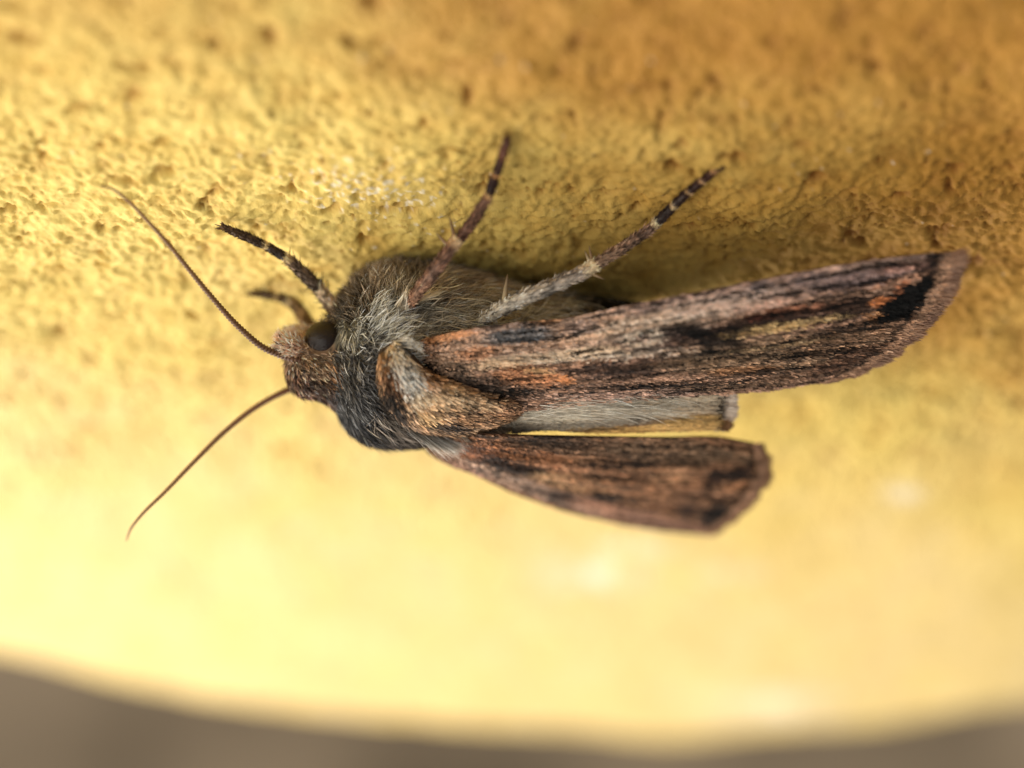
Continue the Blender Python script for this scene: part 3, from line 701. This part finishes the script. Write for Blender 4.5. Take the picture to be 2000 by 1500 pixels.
LS.slab('membrane', lwing, lw_col, M_SKIN)
LS.scales('wing_scales', lwing, lw_col, 55000, 0.26, 0.06, M_SCALE, 0.42, seed=5, jit=.28, margin=(168, 118, 84))
LS.fringe(lwing, 6000, 0.5, (134, 92, 66), (196, 142, 100))

# hindwing, pale and hairy, showing in the gap between the forewings
HI_COSTA = [(1000, 796, 5.6), (1100, 780, 5.6), (1200, 768, 5.4), (1300, 762, 5.1), (1400, 760, 4.9), (1418, 760, 4.8)]
HI_INNER = [(1000, 848, 6.0), (1060, 840, 6.0), (1130, 843, 6.0), (1220, 845, 5.9), (1320, 843, 5.8), (1408, 841, 5.7)]
HI_OUTER = [(1418, 760, 4.8), (1417, 800, 5.2), (1408, 841, 5.7)]
HI = [(1180, 790, 260, 28, -5, (216, 194, 162), .9), (1340, 790, 120, 30, -4, (196, 168, 134), .8), (1120, 800, 120, 10, -8, (236, 218, 190), .6), (1230, 842, 190, 13, -3, (214, 156, 74), .95), (1340, 828, 90, 20, -5, (214, 160, 82), .95), (1160, 838, 110, 4, -6, (110, 74, 44), .7), (1310, 816, 110, 3, -9, (120, 88, 62), .6), (1403, 805, 7, 46, 3, (40, 28, 22), .95), (1300, 848, 120, 4, -1, (70, 46, 28), .8)]  # lower dark line: forewing's edge shadow painted in; end line: margin plus its shadow
hiw = bpy.data.objects.new('hindwing', None); col.objects.link(hiw); hiw.empty_display_size = .001
hiw.location = W(P(1000, 815, n=5.2)); hiw.parent = moth; hiw.matrix_parent_inverse = moth.matrix_world.inverted()
hiw['label'] = 'pale hairy hindwing showing between the forewings'
bpy.context.view_layer.update()
def hi_col(q): return cols_from(q, (150, 132, 110), HI)
IS = Sheet(HI_COSTA, HI_INNER, HI_OUTER, 0.0, 0.03, 3)
IS.slab('membrane', hiw, hi_col, M_SKIN, 0.03)
IS.scales('wing_scales', hiw, hi_col, 12000, 0.20, 0.035, M_SCALE, 0.16, seed=9, jit=.10, lift=.05)
IS.fringe(hiw, 3000, 0.48, (232, 208, 184), (246, 226, 206), 0, .75); IS.fringe(hiw, 500, 0.40, (140, 96, 56), (160, 110, 66), .75, 1)
n = 700
s_ = rng.random(n) ** 1.3 * .7; t_ = rng.random(n) * .62
p = IS.at(s_, t_); nn, du, dv = IS.normal(s_, t_)
cc = lin((226, 212, 190)) * np.exp(rng.normal(0, .3, n))[:, None]
hairs('hindwing_hair', p, du + nn * .12 - dv * rng.normal(.05, .06, n)[:, None], .8 + .9 * rng.random(n), np.full(n, .02), cc * .7, cc, M_FUR, hiw)

# tegula: scale pad over the wing base, white front stripe and tawny back
TG_A = [(772, 664), (800, 690), (830, 722), (870, 742), (920, 758), (970, 772), (1010, 786)]      # upper edge
TG_B = [(738, 694), (742, 750), (768, 806), (812, 838), (870, 848), (940, 842), (1004, 816)]      # lower edge
def tg_pt(px, py, off):
    p_ = on_body(px, py, off, None)
    return p_
def tg_sheet():
    s = np.linspace(0, 1, 50); t_ = np.linspace(0, 1, 26)
    A, B = spline(np.array(TG_A, float), s), spline(np.array(TG_B, float), s)
    pts = np.zeros((50, 26, 3))
    for i in range(50):
        for j in range(26):
            xy = A[i] + (B[i] - A[i]) * t_[j]
            edge = min(1, 4 * t_[j], 4 * (1 - t_[j]), 8 * s[i] + .15, 6 * (1 - s[i]) + .1)
            pts[i, j] = on_body(xy[0], xy[1], 0.25 + 0.40 * math.sin(edge * math.pi / 2) + 0.75 * s[i] * (1 - t_[j] * .5), los=True)
    return pts
TP = tg_sheet()
TGM = [(790, 725, 20, 66, -20, (252, 244, 234), 1), (776, 690, 22, 20, 0, (250, 236, 218), 1), (806, 780, 17, 30, -14, (220, 196, 164), .9), (762, 735, 10, 50, -12, (96, 66, 46), .9), (768, 780, 14, 44, -28, (30, 22, 18), .95),
       (850, 766, 50, 24, 14, (180, 152, 118), .9), (900, 780, 70, 18, 12, (156, 128, 98), .8), (860, 800, 70, 16, 14, (160, 126, 92), .8), (820, 808, 26, 16, 30, (200, 160, 112), .9), (930, 812, 70, 18, 0, (132, 98, 70), .9), (866, 830, 40, 9, 8, (30, 20, 15), .9), (950, 776, 20, 6, 0, (24, 17, 14), .9), (980, 800, 40, 14, -10, (134, 96, 70), .8), (832, 745, 20, 14, 30, (150, 120, 98), .7)]
def tg_col(q): return (lambda c: cap(2.3 * c ** 1.22 * np.array([1.03, .98, .90]), .9))(cols_from(q, (134, 104, 78), TGM)) * np.array([.98, 1.04, 1.12])
tv = TP.reshape(-1, 3)
tq = project(tv)
f = gridfaces(50, 26)
idx = np.arange(1300).reshape(50, 26)
rim = np.concatenate([idx[0, :], idx[1:, -1], idx[-1, ::-1][1:], idx[::-1, 0][1:]])
low = tv - (TOCAM * .5 + DOWN * .3) * 0.35
teg = mesh('tegula', np.concatenate([tv, low]), [f, f[:, ::-1] + 1300, np.stack([rim[:-1], rim[1:], rim[1:] + 1300, rim[:-1] + 1300], 1)], M_SKIN, moth, np.concatenate([tg_col(tq) * .25, tg_col(tq) * .2]))
class Patch(Sheet):
    def __init__(self, pts):
        self.nv = 1; self.p = pts; self.nrm = unit(TOCAM + DOWN)
    def at(self, s, t):
        a, b_ = self.p.shape[:2]
        x, y = np.clip(s, 0, 1) * (a - 1.001), np.clip(t, 0, 1) * (b_ - 1.001)
        i, j = x.astype(int), y.astype(int); fx, fy = (x - i)[:, None], (y - j)[:, None]
        return (self.p[i, j] * (1-fx) * (1-fy) + self.p[i+1, j] * fx * (1-fy) + self.p[i, j+1] * (1-fx) * fy + self.p[i+1, j+1] * fx * fy)
Patch(TP).scales('tegula_scales', teg, tg_col, 9000, 0.40, 0.06, M_SCALE, 0.35, lift=.2, seed=13, jit=.3)

# tufts
def tuft(name, a, b_, n, c0, c1, n_off0, n_off1, spread, wdt=.03):
    """hairs from around pixel segment a to around segment b on the back of the thorax"""
    f = rng.random(n)
    r0 = np.array([on_body(a[0] + (a[2] - a[0]) * x + rng.normal(0, 4), a[1] + (a[3] - a[1]) * x + rng.normal(0, 4), n_off0, los=True) for x in f])
    r1 = np.array([on_body(b_[0] + (b_[2] - b_[0]) * x + rng.normal(0, spread), b_[1] + (b_[3] - b_[1]) * x + rng.normal(0, spread), n_off1, los=True) for x in f])
    d = r1 - r0; l = np.linalg.norm(d, axis=1)
    j = np.exp(rng.normal(0, .3, n))[:, None]
    hairs(name, r0, d, l, np.full(n, wdt), lin(c0) * j, lin(c1) * j, M_FUR, moth, bend=rng.normal(size=(n, 3)) * .06)
tuft('thorax_tuft', (800, 842, 850, 850), (868, 886, 914, 878), 300, (80, 70, 60), (240, 226, 208), .4, 1.3, 6, .035)
tuft('thorax_tuft', (880, 842, 1000, 812), (930, 872, 1030, 834), 320, (70, 58, 46), (222, 200, 172), .5, 1.3, 6)
tuft('thorax_tuft', (740, 780, 800, 842), (800, 830, 880, 862), 200, (70, 60, 52), (150, 132, 114), .3, .6, 8)
tuft('thorax_tuft', (960, 812, 1010, 806), (1080, 830, 1120, 800), 160, (150, 136, 112), (196, 182, 152), .6, 1.3, 6)
tuft('thorax_tuft', (770, 672, 800, 668), (800, 660, 826, 684), 120, (180, 168, 150), (236, 230, 220), .3, .9, 5, .05)
tuft('leg_tuft', (780, 592, 792, 600), (792, 566, 806, 574), 70, (200, 184, 158), (240, 226, 204), .3, .9, 5, .05)
tuft('leg_tuft', (800, 590, 816, 588), (850, 572, 866, 566), 90, (190, 170, 138), (230, 206, 166), .3, .8, 4, .05)
